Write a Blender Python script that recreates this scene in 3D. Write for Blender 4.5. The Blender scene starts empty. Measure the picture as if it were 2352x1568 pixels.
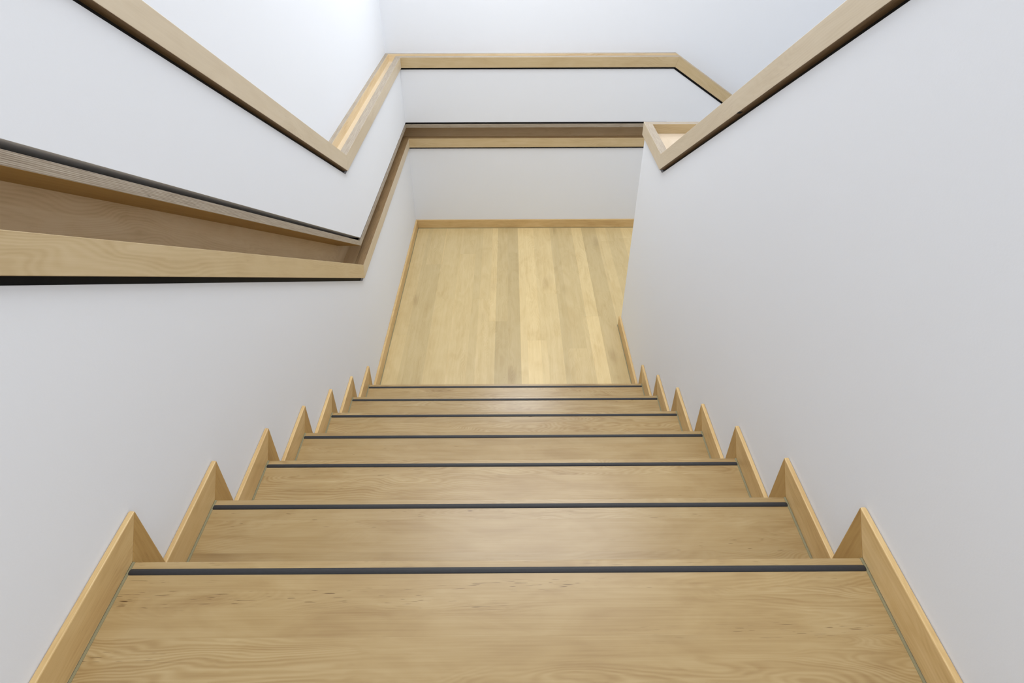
import bpy, bmesh, math
from mathutils import Vector, Matrix

C = bpy.context.scene.collection
sc = bpy.context.scene

# ------------------------------------------------------------------ measures
RUN, RISE = 0.28, 0.1754
SL = RISE / RUN
TH = math.atan(SL)
TB = math.tan(TH / 2)
XL, XR = -0.7065, 0.6885          # inner faces of the skirtings / handrail fronts
T = 0.0127                        # how far skirtings and rails stand proud of the wall
WL, WR = XL - T, XR + T           # wall planes
NT = 7                            # risers
ZF = -NT * RISE                   # half landing level
L = 3.7362                        # back wall plane
YE = 2.412                        # end face of the right wall
H, W = 0.0715, 0.0636             # skirting above tread / in front of riser
HB = 0.0695
HU = 0.0657                       # handrail front board height
ZU = ZF + 1.1919                  # upper rail, underside
ZLOW = ZF + 0.6483                # lower rail, underside
YU, YLO, YW = 1.9752, 1.9448, 2.0353
XB = 1.1345                       # where the rails on the back wall start to fall
YTOP = -0.12                      # where the rails level out at the top
YBACK = -1.25
XEND = 2.7
GAP = 0.014
ZW = ZF + 0.825
ZPT, ZPB = ZW - 0.0148, ZW - 0.0385
CEIL = 2.75

# ------------------------------------------------------------------ node helper
class NT_:
    def __init__(s, name):
        s.m = bpy.data.materials.new(name); s.m.use_nodes = True
        s.t = s.m.node_tree; s.t.nodes.clear()
        s.out = s.t.nodes.new('ShaderNodeOutputMaterial')
        s.b = s.t.nodes.new('ShaderNodeBsdfPrincipled')
        s.t.links.new(s.b.outputs[0], s.out.inputs[0])
    def _in(s, sock, v):
        if hasattr(v, 'is_output'): s.t.links.new(v, sock)
        elif v is not None: sock.default_value = v
    def math(s, op, a, b=None, c=None, clamp=False):
        n = s.t.nodes.new('ShaderNodeMath'); n.operation = op; n.use_clamp = clamp
        s._in(n.inputs[0], a)
        if b is not None: s._in(n.inputs[1], b)
        if c is not None: s._in(n.inputs[2], c)
        return n.outputs[0]
    def vec(s, x, y, z=0.0):
        n = s.t.nodes.new('ShaderNodeCombineXYZ')
        for i, v in enumerate((x, y, z)): s._in(n.inputs[i], v)
        return n.outputs[0]
    def sep(s, v):
        n = s.t.nodes.new('ShaderNodeSeparateXYZ'); s._in(n.inputs[0], v); return n.outputs
    def noise(s, v, scale=1.0, detail=2.0, rough=0.5, dist=0.0):
        n = s.t.nodes.new('ShaderNodeTexNoise'); n.noise_dimensions = '3D'
        s._in(n.inputs['Vector'], v); n.inputs['Scale'].default_value = scale
        n.inputs['Detail'].default_value = detail; n.inputs['Roughness'].default_value = rough
        n.inputs['Distortion'].default_value = dist
        return n.outputs[0]
    def white(s, v):
        n = s.t.nodes.new('ShaderNodeTexWhiteNoise'); n.noise_dimensions = '3D'
        s._in(n.inputs['Vector'], v); return n.outputs[0]
    def smooth(s, v, a, b, lo=0.0, hi=1.0):
        n = s.t.nodes.new('ShaderNodeMapRange'); n.interpolation_type = 'SMOOTHSTEP'
        s._in(n.inputs[0], v); n.inputs[1].default_value = a; n.inputs[2].default_value = b
        n.inputs[3].default_value = lo; n.inputs[4].default_value = hi
        return n.outputs[0]
    def mix(s, f, a, b, mode='MIX'):
        n = s.t.nodes.new('ShaderNodeMix'); n.data_type = 'RGBA'; n.blend_type = mode
        s._in(n.inputs[0], f); s._in(n.inputs[6], a); s._in(n.inputs[7], b)
        return n.outputs[2]
    def ramp(s, v, stops, interp='LINEAR'):
        n = s.t.nodes.new('ShaderNodeValToRGB'); n.color_ramp.interpolation = interp
        e = n.color_ramp.elements
        while len(e) > 1: e.remove(e[-1])
        e[0].position = stops[0][0]; e[0].color = stops[0][1]
        for p, c in stops[1:]:
            k = e.new(p); k.color = c
        s._in(n.inputs[0], v); return n.outputs[0]
    def uv(s):
        n = s.t.nodes.new('ShaderNodeUVMap'); n.uv_map = 'UVMap'; return s.sep(n.outputs[0])
    def rnd(s):
        n = s.t.nodes.new('ShaderNodeObjectInfo'); return n.outputs['Random']
    def geo(s):
        n = s.t.nodes.new('ShaderNodeNewGeometry'); return n.outputs['Position']
    def bump(s, h, strength=0.1, dist=0.001):
        n = s.t.nodes.new('ShaderNodeBump'); n.inputs['Strength'].default_value = strength
        n.inputs['Distance'].default_value = dist; s._in(n.inputs['Height'], h)
        s.t.links.new(n.outputs[0], s.b.inputs['Normal'])

def lin(r, g, b):
    f = lambda c: (c / 255 / 12.92) if c / 255 <= 0.04045 else ((c / 255 + 0.055) / 1.055) ** 2.4
    return (f(r), f(g), f(b), 1.0)

def wood(name, light, base, dark, board=0.09, joint=50.0, tone=0.10, rings=0.5, fleck=0.5, knots=0.0,
         rough=0.4, spec=0.4, strips=None, con=1.0, warp=1.0, fth=0.69):
    n = NT_(name); u, v, _ = n.uv()
    seed = n.math('MULTIPLY', n.rnd(), 41.0)
    bid = n.math('FLOOR', n.math('DIVIDE', v, board))
    sh = n.math('MULTIPLY', n.white(n.vec(bid, seed, 3.3)), 9.0)
    jid = n.math('FLOOR', n.math('DIVIDE', n.math('ADD', u, sh), joint))
    br = n.white(n.vec(bid, jid, seed))
    z = n.math('ADD', n.math('MULTIPLY', br, 23.0), seed)
    big = n.noise(n.vec(n.math('MULTIPLY', u, 1.7), n.math('MULTIPLY', v, 8.0), z), 1.0, 2.0, 0.5, 0.5)
    blot = n.noise(n.vec(n.math('MULTIPLY', u, 5.5), n.math('MULTIPLY', v, 16.0), z), 1.0, 3.0, 0.55, 0.8)
    fine = n.noise(n.vec(n.math('MULTIPLY', u, 7.0), n.math('MULTIPLY', v, 330.0), z), 1.0, 2.0)
    mid = n.noise(n.vec(n.math('MULTIPLY', u, 2.4), n.math('MULTIPLY', v, 75.0), z), 1.0, 2.0, 0.5, 0.3)
    fld = n.math('ADD', v, n.math('MULTIPLY', big, 0.17 * warp))
    fld = n.math('ADD', fld, n.math('MULTIPLY', blot, 0.012 * warp))
    ring = n.math('SINE', n.math('MULTIPLY', fld, 2 * math.pi / 0.0078))
    ring2 = n.math('SINE', n.math('MULTIPLY', fld, 2 * math.pi / 0.037))
    amp = n.smooth(n.noise(n.vec(n.math('MULTIPLY', u, 1.1), n.math('MULTIPLY', v, 6.0), n.math('ADD', z, 7.7))), 0.38, 0.62)
    rg = n.math('MULTIPLY', n.math('MULTIPLY', n.math('ADD', ring, n.math('MULTIPLY', ring2, 0.6)), amp), 0.16 * rings)
    val = n.math('ADD', n.math('MULTIPLY', n.math('SUBTRACT', blot, 0.5), 0.75), 0.5)
    val = n.math('ADD', val, n.math('MULTIPLY', n.math('SUBTRACT', mid, 0.5), 0.32))
    val = n.math('ADD', val, n.math('MULTIPLY', n.math('SUBTRACT', fine, 0.5), 0.32))
    val = n.math('ADD', val, rg, clamp=True)
    val = n.math('ADD', n.math('MULTIPLY', n.math('SUBTRACT', val, 0.5), con), 0.5)
    col = n.ramp(val, [(0.12, dark), (0.5, base), (0.88, light)])
    if knots > 0:
        vo = n.t.nodes.new('ShaderNodeTexVoronoi'); vo.voronoi_dimensions = '3D'
        n._in(vo.inputs['Vector'], n.vec(n.math('MULTIPLY', n.math('ADD', u, n.math('MULTIPLY', mid, 0.05)), 1.7),
                                         n.math('MULTIPLY', n.math('ADD', v, n.math('MULTIPLY', blot, 0.03)), 5.2), n.math('MULTIPLY', br, 5.0)))
        vo.inputs['Scale'].default_value = 1.0
        k = n.smooth(vo.outputs['Distance'], 0.04, 0.2, knots, 0.0)
        col = n.mix(k, col, (dark[0] * .62, dark[1] * .55, dark[2] * .5, 1))
    # short dark mineral flecks along the grain
    fl = n.noise(n.vec(n.math('MULTIPLY', u, 30.0), n.math('MULTIPLY', v, 480.0), n.math('ADD', z, 2.0)), 1.0, 1.0)
    fm = n.smooth(n.noise(n.vec(n.math('MULTIPLY', u, 0.9), n.math('MULTIPLY', v, 11.0), n.math('ADD', z, 5.0))), 0.49, 0.63)
    fk = n.math('MULTIPLY', n.math('MULTIPLY', n.smooth(fl, fth, fth + 0.09), fm), fleck)
    col = n.mix(fk, col, (dark[0] * .33, dark[1] * .25, dark[2] * .2, 1))
    g = n.math('ADD', n.math('MULTIPLY', n.math('SUBTRACT', br, 0.5), 2 * tone), 1.0)
    if strips:
        g = n.math('MULTIPLY', g, n.ramp(n.math('DIVIDE', v, strips[0]), strips[1], 'CONSTANT'))
    # hairline joints between glued boards
    fr = n.math('FRACT', n.math('DIVIDE', v, board))
    e = n.math('MINIMUM', fr, n.math('SUBTRACT', 1.0, fr))
    g = n.math('MULTIPLY', g, n.smooth(e, 0.0, 0.0007 / board, 0.93, 1.0))
    fj = n.math('FRACT', n.math('DIVIDE', n.math('ADD', u, sh), joint))
    ej = n.math('MINIMUM', fj, n.math('SUBTRACT', 1.0, fj))
    g = n.math('MULTIPLY', g, n.smooth(ej, 0.0, 0.0009 / joint, 0.84, 1.0))
    col = n.mix(1.0, col, n.vec(g, g, g), 'MULTIPLY')
    n.t.links.new(col, n.b.inputs['Base Color'])
    n.b.inputs['Roughness'].default_value = rough
    n.b.inputs['Specular IOR Level'].default_value = spec
    n.bump(fine, 0.05, 0.0006)
    return n.m

def plymat(name, a, b, c):
    n = NT_(name); u, v, _ = n.uv()
    wob = n.noise(n.vec(n.math('MULTIPLY', u, 2.0), n.math('MULTIPLY', v, 30.0), n.rnd()), 1.0, 2.0)
    ln = n.math('SINE', n.math('MULTIPLY', n.math('ADD', v, n.math('MULTIPLY', wob, 0.0008)), 2 * math.pi / 0.0030))
    st = n.noise(n.vec(n.math('MULTIPLY', u, 14.0), n.math('MULTIPLY', v, 1100.0), n.rnd()), 1.0, 2.0)
    md = n.noise(n.vec(n.math('MULTIPLY', u, 3.0), n.math('MULTIPLY', v, 260.0), 4.0), 1.0, 2.0)
    val = n.math('ADD', n.math('MULTIPLY', ln, n.math('MULTIPLY', md, 0.42)), n.math('ADD', n.math('MULTIPLY', n.math('SUBTRACT', st, 0.5), 1.1), 0.5), clamp=True)
    col = n.ramp(val, [(0.1, b), (0.5, c), (0.85, a)])
    gp = n.noise(n.vec(n.math('MULTIPLY', u, 22.0), n.math('MULTIPLY', v, 420.0), 9.0), 1.0, 1.0)
    col = n.mix(n.smooth(gp, 0.70, 0.78), col, (b[0] * .25, b[1] * .22, b[2] * .2, 1))
    n.t.links.new(col, n.b.inputs['Base Color']); n.b.inputs['Roughness'].default_value = 0.55
    return n.m

def plain(name, col, rough=0.5, spec=0.3, grain=0.0):
    n = NT_(name); p = n.geo()
    f = n.noise(p, 160.0, 3.0)
    c2 = tuple(x * (1 - grain) for x in col[:3]) + (1,)
    n.t.links.new(n.mix(f, col, c2), n.b.inputs['Base Color'])
    n.b.inputs['Roughness'].default_value = rough; n.b.inputs['Specular IOR Level'].default_value = spec
    return n.m

def paint(name, col):
    n = NT_(name); p = n.geo()
    big = n.noise(p, 0.9, 2.0)
    n.t.links.new(n.mix(big, col, tuple(x * 0.975 for x in col[:3]) + (1,)), n.b.inputs['Base Color'])
    n.b.inputs['Roughness'].default_value = 0.85; n.b.inputs['Specular IOR Level'].default_value = 0.15
    n.bump(n.noise(p, 190.0, 3.0, 0.6), 0.10, 0.0012)
    return n.m

M_wall = paint('white_paint', lin(228, 231, 236))
WOOD_L, WOOD_B, WOOD_D = lin(178, 156, 115), lin(162, 137, 94), lin(138, 109, 68)
M_tread = wood('birch_tread', WOOD_L, WOOD_B, WOOD_D, board=0.088, tone=0.05, rings=0.8, fleck=0.9, knots=0.5, con=0.85, warp=1.8, fth=0.70, rough=0.27, spec=0.4)
M_tread_top = wood('birch_landing', WOOD_L, WOOD_B, WOOD_D, board=0.088, tone=0.06, rings=0.85, fleck=0.95, knots=0.5, con=0.9, warp=1.8, fth=0.65, rough=0.29, spec=0.4)
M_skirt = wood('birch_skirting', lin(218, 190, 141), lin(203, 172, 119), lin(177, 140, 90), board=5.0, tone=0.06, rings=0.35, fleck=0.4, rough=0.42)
M_rail = wood('birch_veneer', lin(205, 185, 150), lin(190, 168, 128), lin(168, 141, 100), board=5.0, tone=0.05, rings=0.7, fleck=0.35, rough=0.42, spec=0.5, con=0.6)
M_inner = wood('birch_veneer_inner', lin(232, 214, 182), lin(224, 203, 167), lin(202, 175, 132), board=5.0, tone=0.05, rings=0.7, fleck=0.3, rough=0.5, spec=0.3)
g = lambda x: (x, x, x, 1)
FLW = WR - WL
def strip_tones():
    # planks of the landing floor, tone by tone from right to left (v = 1.3 - x)
    edges = [(0.17, .92), (0.28, 1.08), (0.41, .95), (0.53, 1.04), (0.61, .91), (0.715, 1.13), (0.795, .97), (0.91, .92), (0.968, 1.08),
             (1.099, 1.16), (1.217, .87), (1.369, 1.05), (1.48, .97), (1.64, 1.0), (1.777, .9), (1.91, .98)]
    return (2.2, [(0.0, (1, 1, 1, 1))] + [(a / 2.2, (t, t, t, 1)) for a, t in edges])
M_floor = wood('birch_parquet', lin(214, 194, 150), lin(198, 176, 128), lin(172, 143, 92), board=0.118, joint=1.6, tone=0.05, rings=0.45, fleck=0.3, knots=0.3, con=0.6,
               rough=0.33, spec=0.45, strips=strip_tones())
M_niche = wood('birch_veneer_niche', lin(232, 212, 176), lin(222, 197, 156), lin(198, 170, 124), board=5.0, tone=0.03, rings=0.7, fleck=0.3, rough=0.5, spec=0.3, con=0.7)
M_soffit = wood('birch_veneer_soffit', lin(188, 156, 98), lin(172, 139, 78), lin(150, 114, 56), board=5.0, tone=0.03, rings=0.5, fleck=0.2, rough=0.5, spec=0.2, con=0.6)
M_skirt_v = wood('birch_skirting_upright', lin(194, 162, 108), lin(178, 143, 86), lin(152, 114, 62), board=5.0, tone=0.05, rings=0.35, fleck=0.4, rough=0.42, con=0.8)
M_rail_lit = wood('birch_veneer_lit', lin(213, 199, 175), lin(201, 185, 158), lin(184, 165, 135), board=5.0, tone=0.04, rings=0.5, fleck=0.3, rough=0.42, spec=0.5, con=0.6)  # rail veneer made paler, light on the brighter lips put into its colour
M_bare = wood('bare_plywood', lin(204, 190, 170), lin(194, 178, 156), lin(176, 158, 132), board=5.0, tone=0.0, rings=0.6, fleck=0.1, rough=0.6, spec=0.2, con=0.6)
M_ply = plymat('plywood_edge', lin(186, 176, 160), lin(112, 96, 78), lin(155, 142, 124))
M_ply_shade = plymat('plywood_edge_shaded', lin(150, 124, 86), lin(82, 62, 38), lin(122, 96, 62))  # plywood edge as in shade, the darkness put into its colour
M_black = plain('black_gap_fill', lin(30, 29, 29), 0.6, 0.2, 0.3)
M_strip = plain('rubber_nosing', lin(52, 52, 54), 0.5, 0.25, 0.25)
M_seal = plain('sealant', lin(140, 134, 104), 0.6, 0.2, 0.15)
M_ceil = paint('ceiling_paint', lin(236, 236, 236))

# ------------------------------------------------------------------ mesh helpers
def face_uv(bm, dirs, off):
    uvl = bm.loops.layers.uv['UVMap']
    d = Vector(dirs).normalized()
    for f in bm.faces:
        nrm = f.normal
        a = d - nrm * d.dot(nrm)
        if a.length < 0.2: a = nrm.orthogonal()
        a.normalize(); b = nrm.cross(a)
        for lp in f.loops:
            p = lp.vert.co
            lp[uvl].uv = (p.dot(d) + off[0] if abs(nrm.dot(d)) < 0.95 else p.dot(a), p.dot(b) + off[1])

class MB:
    """collects prisms; each prism has a grain direction"""
    def __init__(s): s.parts = []
    def prism(s, A, B, mats=None, caps=True, d=None, off=(0, 0)):
        """A, B: matching polygons; side face i joins edge i-(i+1)"""
        bm = bmesh.new(); bm.loops.layers.uv.new('UVMap'); n = len(A)
        va = [bm.verts.new(p) for p in A]; vb = [bm.verts.new(p) for p in B]
        fs = []
        for i in range(n):
            j = (i + 1) % n
            f = bm.faces.new((va[i], va[j], vb[j], vb[i]))
            f.material_index = mats[i] if mats else 0
        if caps:
            bm.faces.new(va[::-1]).material_index = 0; bm.faces.new(vb).material_index = 0
        bmesh.ops.recalc_face_normals(bm, faces=bm.faces[:])
        bm.normal_update()
        if d is None:
            d = Vector(B[0]) - Vector(A[0])
        face_uv(bm, d, off)
        s.parts.append(bm); return s
    def box(s, x0, x1, y0, y1, z0, z1, d=(1, 0, 0), off=(0, 0)):
        A = [(x0, y0, z0), (x0, y1, z0), (x0, y1, z1), (x0, y0, z1)]
        B = [(x1, y0, z0), (x1, y1, z0), (x1, y1, z1), (x1, y0, z1)]
        return s.prism(A, B, d=d, off=off)
    def build(s, name, mats, parent=None, bevel=0.0):
        me = bpy.data.meshes.new(name)
        bm = bmesh.new(); bm.loops.layers.uv.new('UVMap')
        for p in s.parts:
            tmp = bpy.data.meshes.new('tmp'); p.to_mesh(tmp); p.free(); bm.from_mesh(tmp); bpy.data.meshes.remove(tmp)
        bm.to_mesh(me); bm.free()
        for m in (mats if isinstance(mats, (list, tuple)) else [mats]): me.materials.append(m)
        o = bpy.data.objects.new(name, me); C.objects.link(o)
        if parent:
            o.parent = parent
            w = Vector((0, 0, 0)); q = parent
            while q: w += Vector(q.location); q = q.parent
            o.location = -w if not w.length == 0 else (0, 0, 0)
        if bevel:
            b = o.modifiers.new('bevel', 'BEVEL'); b.width = bevel; b.segments = 2; b.limit_method = 'ANGLE'
            b.angle_limit = math.radians(40); b.harden_normals = False
        return o

def thing(name, label, cat, loc):
    o = bpy.data.objects.new(name, None); C.objects.link(o); o.location = loc
    o.empty_display_size = 0.1; o['label'] = label; o['category'] = cat
    return o

def struct(o): o['kind'] = 'structure'; return o

# ------------------------------------------------------------------ sweeps along the rails
def stations(n, z, yb, z0, right=False, flat=False):
    """path of a profile point: n out of the wall, z its level on the half landing;
       yb, z0 the bend of the reference edge.  Returns 6 points"""
    dz = (z - z0) * TB if not flat else 0.0
    x = (WR - n) if right else (WL + n)
    yc = (YE + n) if right else (L - n)
    zt = z + SL * (yb - YTOP) if not flat else z
    drop = lambda X: z - SL * (X - XB - dz) if not flat else z
    xend = XEND
    return [Vector((x, YBACK, zt)), Vector((x, YTOP + dz, zt)), Vector((x, yb + dz, z)), Vector((x, yc, z)),
            Vector((XB + dz, yc, z)), Vector((xend, yc, drop(xend)))]

def sweep(mb, prof, segs, mats=None, caps=True, right=False, off=(0, 0)):
    """prof: list of (n, z, yb, z0, flat)"""
    st = [stations(p[0], p[1], p[2], p[3], right, p[4]) for p in prof]
    for i in segs:
        A = [q[i] for q in st]; B = [q[i + 1] for q in st]
        d = B[0] - A[0]
        if prof[0][4]: d = B[-1] - A[-1]
        mb.prism(A, B, mats, caps, d=d, off=(off[0] + i * 3.7, off[1] + i * 0.31))
    return mb

def rect(n0, n1, z0, z1, yb, zr, flat0=False, flat1=False):
    """faces: 0 bottom, 1 room side, 2 top, 3 wall side"""
    return [(n0, z0, yb, zr, flat0), (n1, z0, yb, zr, flat0), (n1, z1, yb, zr, flat1), (n0, z1, yb, zr, flat1)]

DEEP = ZF - 1.7
NB = -0.106                       # upper wall stands this far behind the lower one
# ---- walls (structure)
def wall_parts(segs):
    mb = MB()
    # below the recessed handrail
    sweep(mb, [(-0.26, DEEP, YLO, ZLOW, True), (0, DEEP, YLO, ZLOW, True), (0, ZLOW - GAP, YLO, ZLOW, False), (-0.26, ZLOW - GAP, YLO, ZLOW, False)], segs, caps=False)
    # between the two rails
    sweep(mb, [(NB - .03, ZW, YW, ZW, False), (0, ZW, YW, ZW, False), (0, ZU - GAP, YU, ZU, False), (NB - .03, ZU - GAP, YU, ZU, False)], segs, caps=False)
    # upper wall, set back
    sweep(mb, [(-0.26, ZU - GAP, YU, ZU, False), (NB, ZU - GAP, YU, ZU, False), (NB, CEIL, YU, ZU, True), (-0.26, CEIL, YU, ZU, True)], segs, caps=False)
    # core behind the niche
    sweep(mb, [(-0.26, ZLOW - GAP - .01, YLO, ZLOW, False), (-0.13, ZLOW - GAP - .01, YLO, ZLOW, False), (-0.13, ZU, YU, ZU, False), (-0.26, ZU, YU, ZU, False)], segs, caps=False)
    return mb
struct(wall_parts((0, 1, 2)).build('wall_left', M_wall))
struct(wall_parts((3, 4)).build('wall_back', M_wall))
NR = -0.44
mb = MB()
sweep(mb, [(NR, DEEP, YU, ZU, True), (0, DEEP, YU, ZU, True), (0, ZU - GAP, YU, ZU, False), (NR, ZU - GAP, YU, ZU, False)], (0, 1, 2, 3, 4), right=True, caps=False)
struct(mb.build('wall_right', M_wall))
mb = MB(); mb.box(XEND - .02, XEND + .1, YBACK, L + .2, DEEP, CEIL)
struct(mb.build('wall_far_right', M_wall))
mb = MB(); mb.box(WL - .3, XEND + .1, YBACK - .1, L + .3, CEIL, CEIL + .1)
struct(mb.build('ceiling', M_ceil))

# ---- half landing floor
mb = MB(); mb.box(WL, XB + .06, (NT - 1) * RUN - .03, L, ZF - .05, ZF, d=(0, 1, 0), off=(0.35, 1.3))
struct(mb.build('floor', M_floor))
mb = MB(); mb.box(XB + .06, XEND, YE - .5, L, DEEP - .05, DEEP + .05, d=(1, 0, 0))
struct(mb.build('floor_lower', M_floor))

# ---- baseboards of the landing
zb0, zb1 = ZF, ZF + HB
y6 = (NT - 1) * RUN
def bb(name, A, B, d):
    mb = MB(); mb.prism(A, B, d=d); o = mb.build(name, M_skirt, bevel=0.0018); return struct(o)
# left: mitred parallelogram end under the last riser
o_bl = bb('baseboard_left',
   [(WL, y6, zb0), (WL, y6 + W, zb1), (XL, y6 + W, zb1), (XL, y6, zb0)],
   [(WL, L, zb0), (WL, L, zb1), (XL, L - T, zb1), (XL, L - T, zb0)], (0, 1, 0))
o_bb = bb('baseboard_back',
   [(WL, L, zb0), (WL, L, zb1), (XL, L - T, zb1), (XL, L - T, zb0)],
   [(XB + .06, L, zb0), (XB + .06, L, zb1), (XB + .06, L - T, zb1), (XB + .06, L - T, zb0)], (1, 0, 0))
o_br = bb('baseboard_right',
   [(WR, y6, zb0), (WR, y6 + W, zb1), (XR, y6 + W, zb1), (XR, y6, zb0)],
   [(WR, YE, zb0), (WR, YE, zb1), (XR, YE + T, zb1), (XR, YE + T, zb0)], (0, 1, 0))
o_be = bb('baseboard_right_return',
   [(WR, YE, zb0), (WR, YE, zb1), (XR, YE + T, zb1), (XR, YE + T, zb0)],
   [(XB + .06, YE, zb0), (XB + .06, YE, zb1), (XB + .06, YE + T, zb1), (XB + .06, YE + T, zb0)], (1, 0, 0))
SW = 0.0042
mb = MB(); mb.box(XL, XL + SW, y6, L - T, ZF, ZF + .0015); mb.build('sealant_line', M_seal, o_bl)
mb = MB(); mb.box(XL, XB + .06, L - T - SW, L - T, ZF, ZF + .0015); mb.build('sealant_line', M_seal, o_bb)
mb = MB(); mb.box(XR - SW, XR, y6, YE + T, ZF, ZF + .0015); mb.build('sealant_line', M_seal, o_br)

# ------------------------------------------------------------------ staircase
stair = thing('staircase', 'pale birch staircase descending to the half landing, dark grey strip along each tread edge', 'staircase', (0, 0, ZF))
S_OFF = 0.0222
def tread(k):
    z = -k * RISE; y1 = k * RUN; y0 = (k - 1) * RUN - .002 if k else YBACK
    mb = MB(); mb.box(XL, XR, y0, y1, z - .04, z, d=(1, 0, 0), off=(k * 2.13, -y1 + k * 0.0 + 0.06 + k * .528))
    t = mb.build('tread', M_tread if k else M_tread_top, stair, bevel=0.003)
    # half-round rubber strip let into the edge
    mb = MB(); prof = []
    wd, ht = 0.0138, 0.0042
    for i in range(9):
        a = math.pi * i / 8
        prof.append((y1 - S_OFF - math.cos(a) * wd / 2, z - .001 + math.sin(a) * ht))
    x0, x1 = XL + .0025, XR - .0025
    rings = []
    for xx, sc_ in ((x0, .35), (x0 + .002, .85), (x0 + .006, 1.0), (x1 - .006, 1.0), (x1 - .002, .85), (x1, .35)):
        cy, cz = y1 - S_OFF, z - .001
        rings.append([(xx, cy + (p[0] - cy) * (0.7 + 0.3 * sc_), cz + (p[1] - cz) * sc_) for p in prof])
    for i in range(5):
        mb.prism(rings[i], rings[i + 1], caps=(i in (0, 4)), d=(1, 0, 0))
    ob = mb.build('nosing_strip', M_strip, t)
    for p in ob.data.polygons: p.use_smooth = False
    # pale sealant beads where the tread meets the skirtings
    for a, b in ((XL, XL + .0048), (XR - .0048, XR)):
        mb = MB(); mb.box(a, b, y0 + (0 if k == 0 else .0), y1 - .001, z - .003, z + .0009); mb.build('sealant_line', M_seal, t)
    return t
def riser(k):
    z1 = -k * RISE - .04; z0 = -(k + 1) * RISE; y = k * RUN
    mb = MB(); mb.box(XL, XR, y - .02, y - .004, z0 - .0, z1, d=(1, 0, 0), off=(k * 1.3, k * .27))
    return mb.build('riser', M_tread, stair)
for k in range(NT): tread(k)
for k in range(NT): riser(k)

# ------------------------------------------------------------------ stepped skirtings
def skirting(side):
    xi, xo = (XL, WL + .0008) if side == 'left' else (XR, WR - .0008)
    lab = ('stepped birch skirting following the treads along the left wall' if side == 'left'
           else 'stepped birch skirting following the treads along the right wall')
    t = thing('stair_skirting', lab, 'skirting board', (xo, 0, ZF))
    for k in range(NT):
        z = -k * RISE; y = k * RUN
        y0 = (k - 1) * RUN if k else YBACK
        y0t = y0 + (W if k else 0)
        P = [(y0, z), (y, z), (y + W, z + H), (y0t, z + H)]
        mb = MB(); mb.prism([(xo, a, b) for a, b in P], [(xi, a, b) for a, b in P], d=(0, 1, 0), off=(k * 1.7, k * .2))
        mb.build('tread_board', M_skirt, t, bevel=0.0022)
        zn = -(k + 1) * RISE; hn = H if k < NT - 1 else HB
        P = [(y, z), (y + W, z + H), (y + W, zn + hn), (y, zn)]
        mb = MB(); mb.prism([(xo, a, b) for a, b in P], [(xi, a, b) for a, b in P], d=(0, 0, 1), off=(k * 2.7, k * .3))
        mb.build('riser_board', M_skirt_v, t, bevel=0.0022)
    return t
skirting('left'); skirting('right')

# ------------------------------------------------------------------ handrails
LIP, LIPL = 0.038, 0.046
GROUPS = ((0, 1), (2,), (3,), (4,))      # sloped run, level run, back run, falling run
PLYTB = [1, 0, 1, 0]

def open_trough(root, right, z0, yb, back_n, base_n):
    for gi, sg in enumerate(GROUPS):
        mb = MB(); sweep(mb, rect(T - LIP, T, z0, z0 + HU, yb, z0), sg, [2, 0, 1, 0], right=right, off=(gi * .9, gi * .17 + .05))
        mb.build('front_board', [M_rail_lit if gi < 2 else M_rail, M_ply, M_ply_shade], root, bevel=0.0012)
        mb = MB(); sweep(mb, rect(base_n, T - LIP, z0 + .004, z0 + HU - .047, yb, z0), sg, right=right, off=(gi * .7, .4))
        mb.build('trough_base', M_bare if right else M_rail_lit, root)
        mb = MB(); sweep(mb, rect(back_n, base_n, z0, z0 + HU, yb, z0), sg, [1, 0, 1, 0], right=right, off=(gi * 1.9, .6))
        mb.build('back_board', [M_inner, M_ply], root, bevel=0.0008)
        mb = MB(); sweep(mb, rect(back_n + .002, -0.012, z0 - GAP, z0 + .003, yb, z0), sg, right=right)
        mb.build('shadow_gap', M_black, root)

r = thing('ledge_rail', 'upper open birch trough rail capping the left wall and back wall', 'handrail', (WL, YU, ZU))
open_trough(r, False, ZU, YU, NB, -0.0832)
r = thing('ledge_rail', 'open birch trough rail capping the end and slope of the right wall', 'handrail', (WR, YU, ZU))
open_trough(r, True, ZU, YU, NR, NR + .024)

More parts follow.
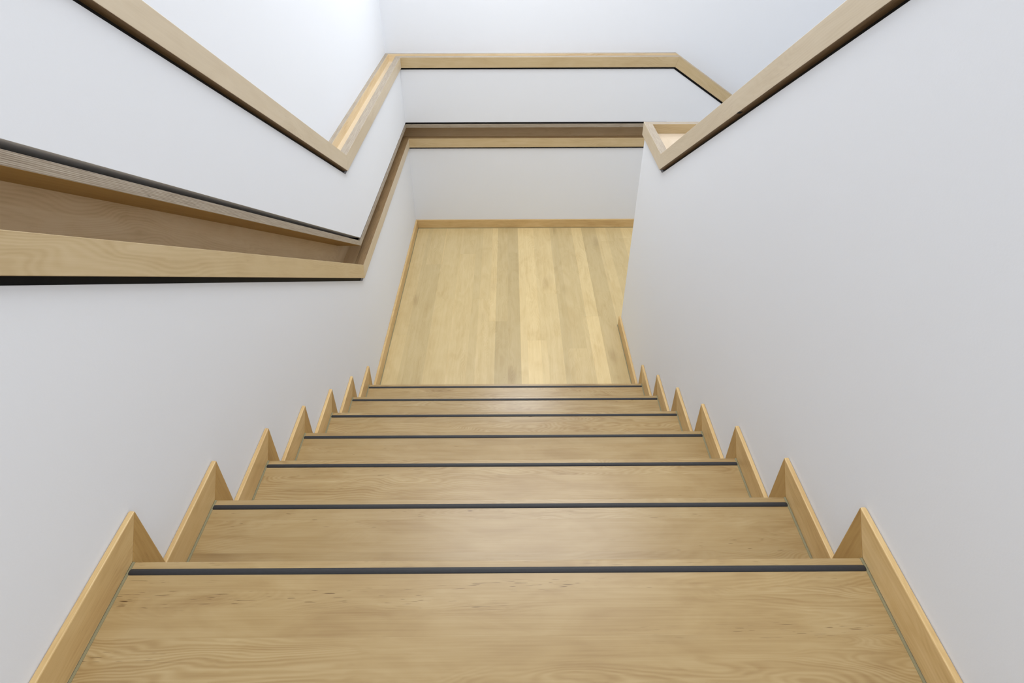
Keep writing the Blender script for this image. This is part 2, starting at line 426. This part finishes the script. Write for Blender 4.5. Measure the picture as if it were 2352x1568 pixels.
ny = 1.165
mb = MB(); zz = ZU + SL * (YU - ny)
mb.prism([(XR - .0008, ny - .008, zz + SL * .008 - .0006), (XR + .012, ny - .008, zz + SL * .008 - .0006), (XR + .012, ny - .008, zz + SL * .008 + .0001), (XR - .0008, ny - .008, zz + SL * .008 + .0001)],
         [(XR - .0008, ny + .008, zz - SL * .008 - .0006), (XR + .012, ny + .008, zz - SL * .008 - .0006), (XR + .012, ny + .008, zz - SL * .008 + .0001), (XR - .0008, ny + .008, zz - SL * .008 + .0001)])
mb.build('edge_notch', M_black, r)
r = thing('recessed_handrail', 'lower birch handrail sunk in a niche along the left wall and back wall', 'handrail', (WL, YLO, ZLOW))
for gi, sg in enumerate(GROUPS):
    mb = MB(); sweep(mb, rect(T - LIPL, T, ZLOW, ZLOW + HU, YLO, ZLOW), sg, [1, 0, 1, 0], off=(gi * 1.1 + .4, gi * .13))
    mb.build('front_board', [M_rail_lit if gi == 1 else M_rail, M_ply_shade], r, bevel=0.0012)
    mb = MB(); sweep(mb, rect(-0.114, T - LIPL, ZLOW + .004, ZLOW + .028, YLO, ZLOW), sg, off=(gi, .9))
    mb.build('niche_base', M_niche, r)
    p = [(-0.128, ZLOW + .004, YLO, ZLOW, False), (-0.114, ZLOW + .004, YLO, ZLOW, False), (-0.114, ZPT, YW, ZW, False), (-0.128, ZPT, YW, ZW, False)]
    mb = MB(); sweep(mb, p, sg, off=(gi * .8, .2)); mb.build('back_panel', M_niche, r)
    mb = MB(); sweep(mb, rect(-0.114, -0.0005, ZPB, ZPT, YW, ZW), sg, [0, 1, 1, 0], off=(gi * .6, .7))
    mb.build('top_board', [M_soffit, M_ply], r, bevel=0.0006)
    mb = MB(); sweep(mb, rect(-0.128, -0.012, ZLOW - GAP, ZLOW + .003, YLO, ZLOW), sg); mb.build('shadow_gap', M_black, r)
    mb = MB(); sweep(mb, rect(-0.128, -0.085 if gi == 0 else -0.012, ZPT, ZW, YW, ZW), sg); mb.build('shadow_gap', M_black, r)  # upper one: black block put in for the shade inside the open gap

# ------------------------------------------------------------------ camera
F, PITCH, YAW, ROLL = 1414.9543, 0.6607, -0.0040, -0.0020
cp, sp, cw, sw = math.cos(PITCH), math.sin(PITCH), math.cos(YAW), math.sin(YAW)
fwd = Vector((-sw * cp, cw * cp, -sp)); rt = Vector((cw, sw, 0)); up = rt.cross(fwd)
cr, sr = math.cos(ROLL), math.sin(ROLL)
r2 = cr * rt + sr * up; u2 = -sr * rt + cr * up
cam = bpy.data.cameras.new('camera'); co = bpy.data.objects.new('camera', cam); C.objects.link(co)
cam.sensor_width = 36; cam.lens = F / 2352 * 36; cam.clip_start = 0.02
M = Matrix(((r2.x, u2.x, -fwd.x), (r2.y, u2.y, -fwd.y), (r2.z, u2.z, -fwd.z))).to_4x4()
M.translation = (0.0155, -0.6749, 1.0529)
co.matrix_world = M
sc.camera = co

# ------------------------------------------------------------------ light
def area(name, loc, target, sx, sy, power, col):
    l = bpy.data.lights.new(name, 'AREA'); l.shape = 'RECTANGLE'; l.size = sx; l.size_y = sy; l.energy = power; l.color = col
    o = bpy.data.objects.new(name, l); C.objects.link(o); o.location = loc
    o.rotation_euler = (Vector(target) - Vector(loc)).to_track_quat('-Z', 'Y').to_euler()
    return o
area('window_light', (0.12, L - .04, 1.15), (0.1, 0.2, -0.9), 0.55, 0.8, 17, (0.92, 0.96, 1.0))
area('overhead_light', (0.2, 2.3, CEIL - .04), (0.2, 2.3, 0), 1.6, 1.6, 62, (0.97, 0.985, 1.0))
area('overhead_light', (0.2, -0.5, CEIL - .04), (0.2, -0.5, 0), 1.4, 1.4, 22, (0.97, 0.985, 1.0))  # added fill above the upper landing, no known lamp there
w = bpy.data.worlds.new('world'); sc.world = w; w.use_nodes = True
w.node_tree.nodes['Background'].inputs[0].default_value = (0.92, 0.95, 1.0, 1)
w.node_tree.nodes['Background'].inputs[1].default_value = 0.95
sc.view_settings.view_transform = 'Standard'
sc.view_settings.look = 'None'
sc.view_settings.exposure = 0.0
sc.cycles.max_bounces = 10
sc.cycles.diffuse_bounces = 6
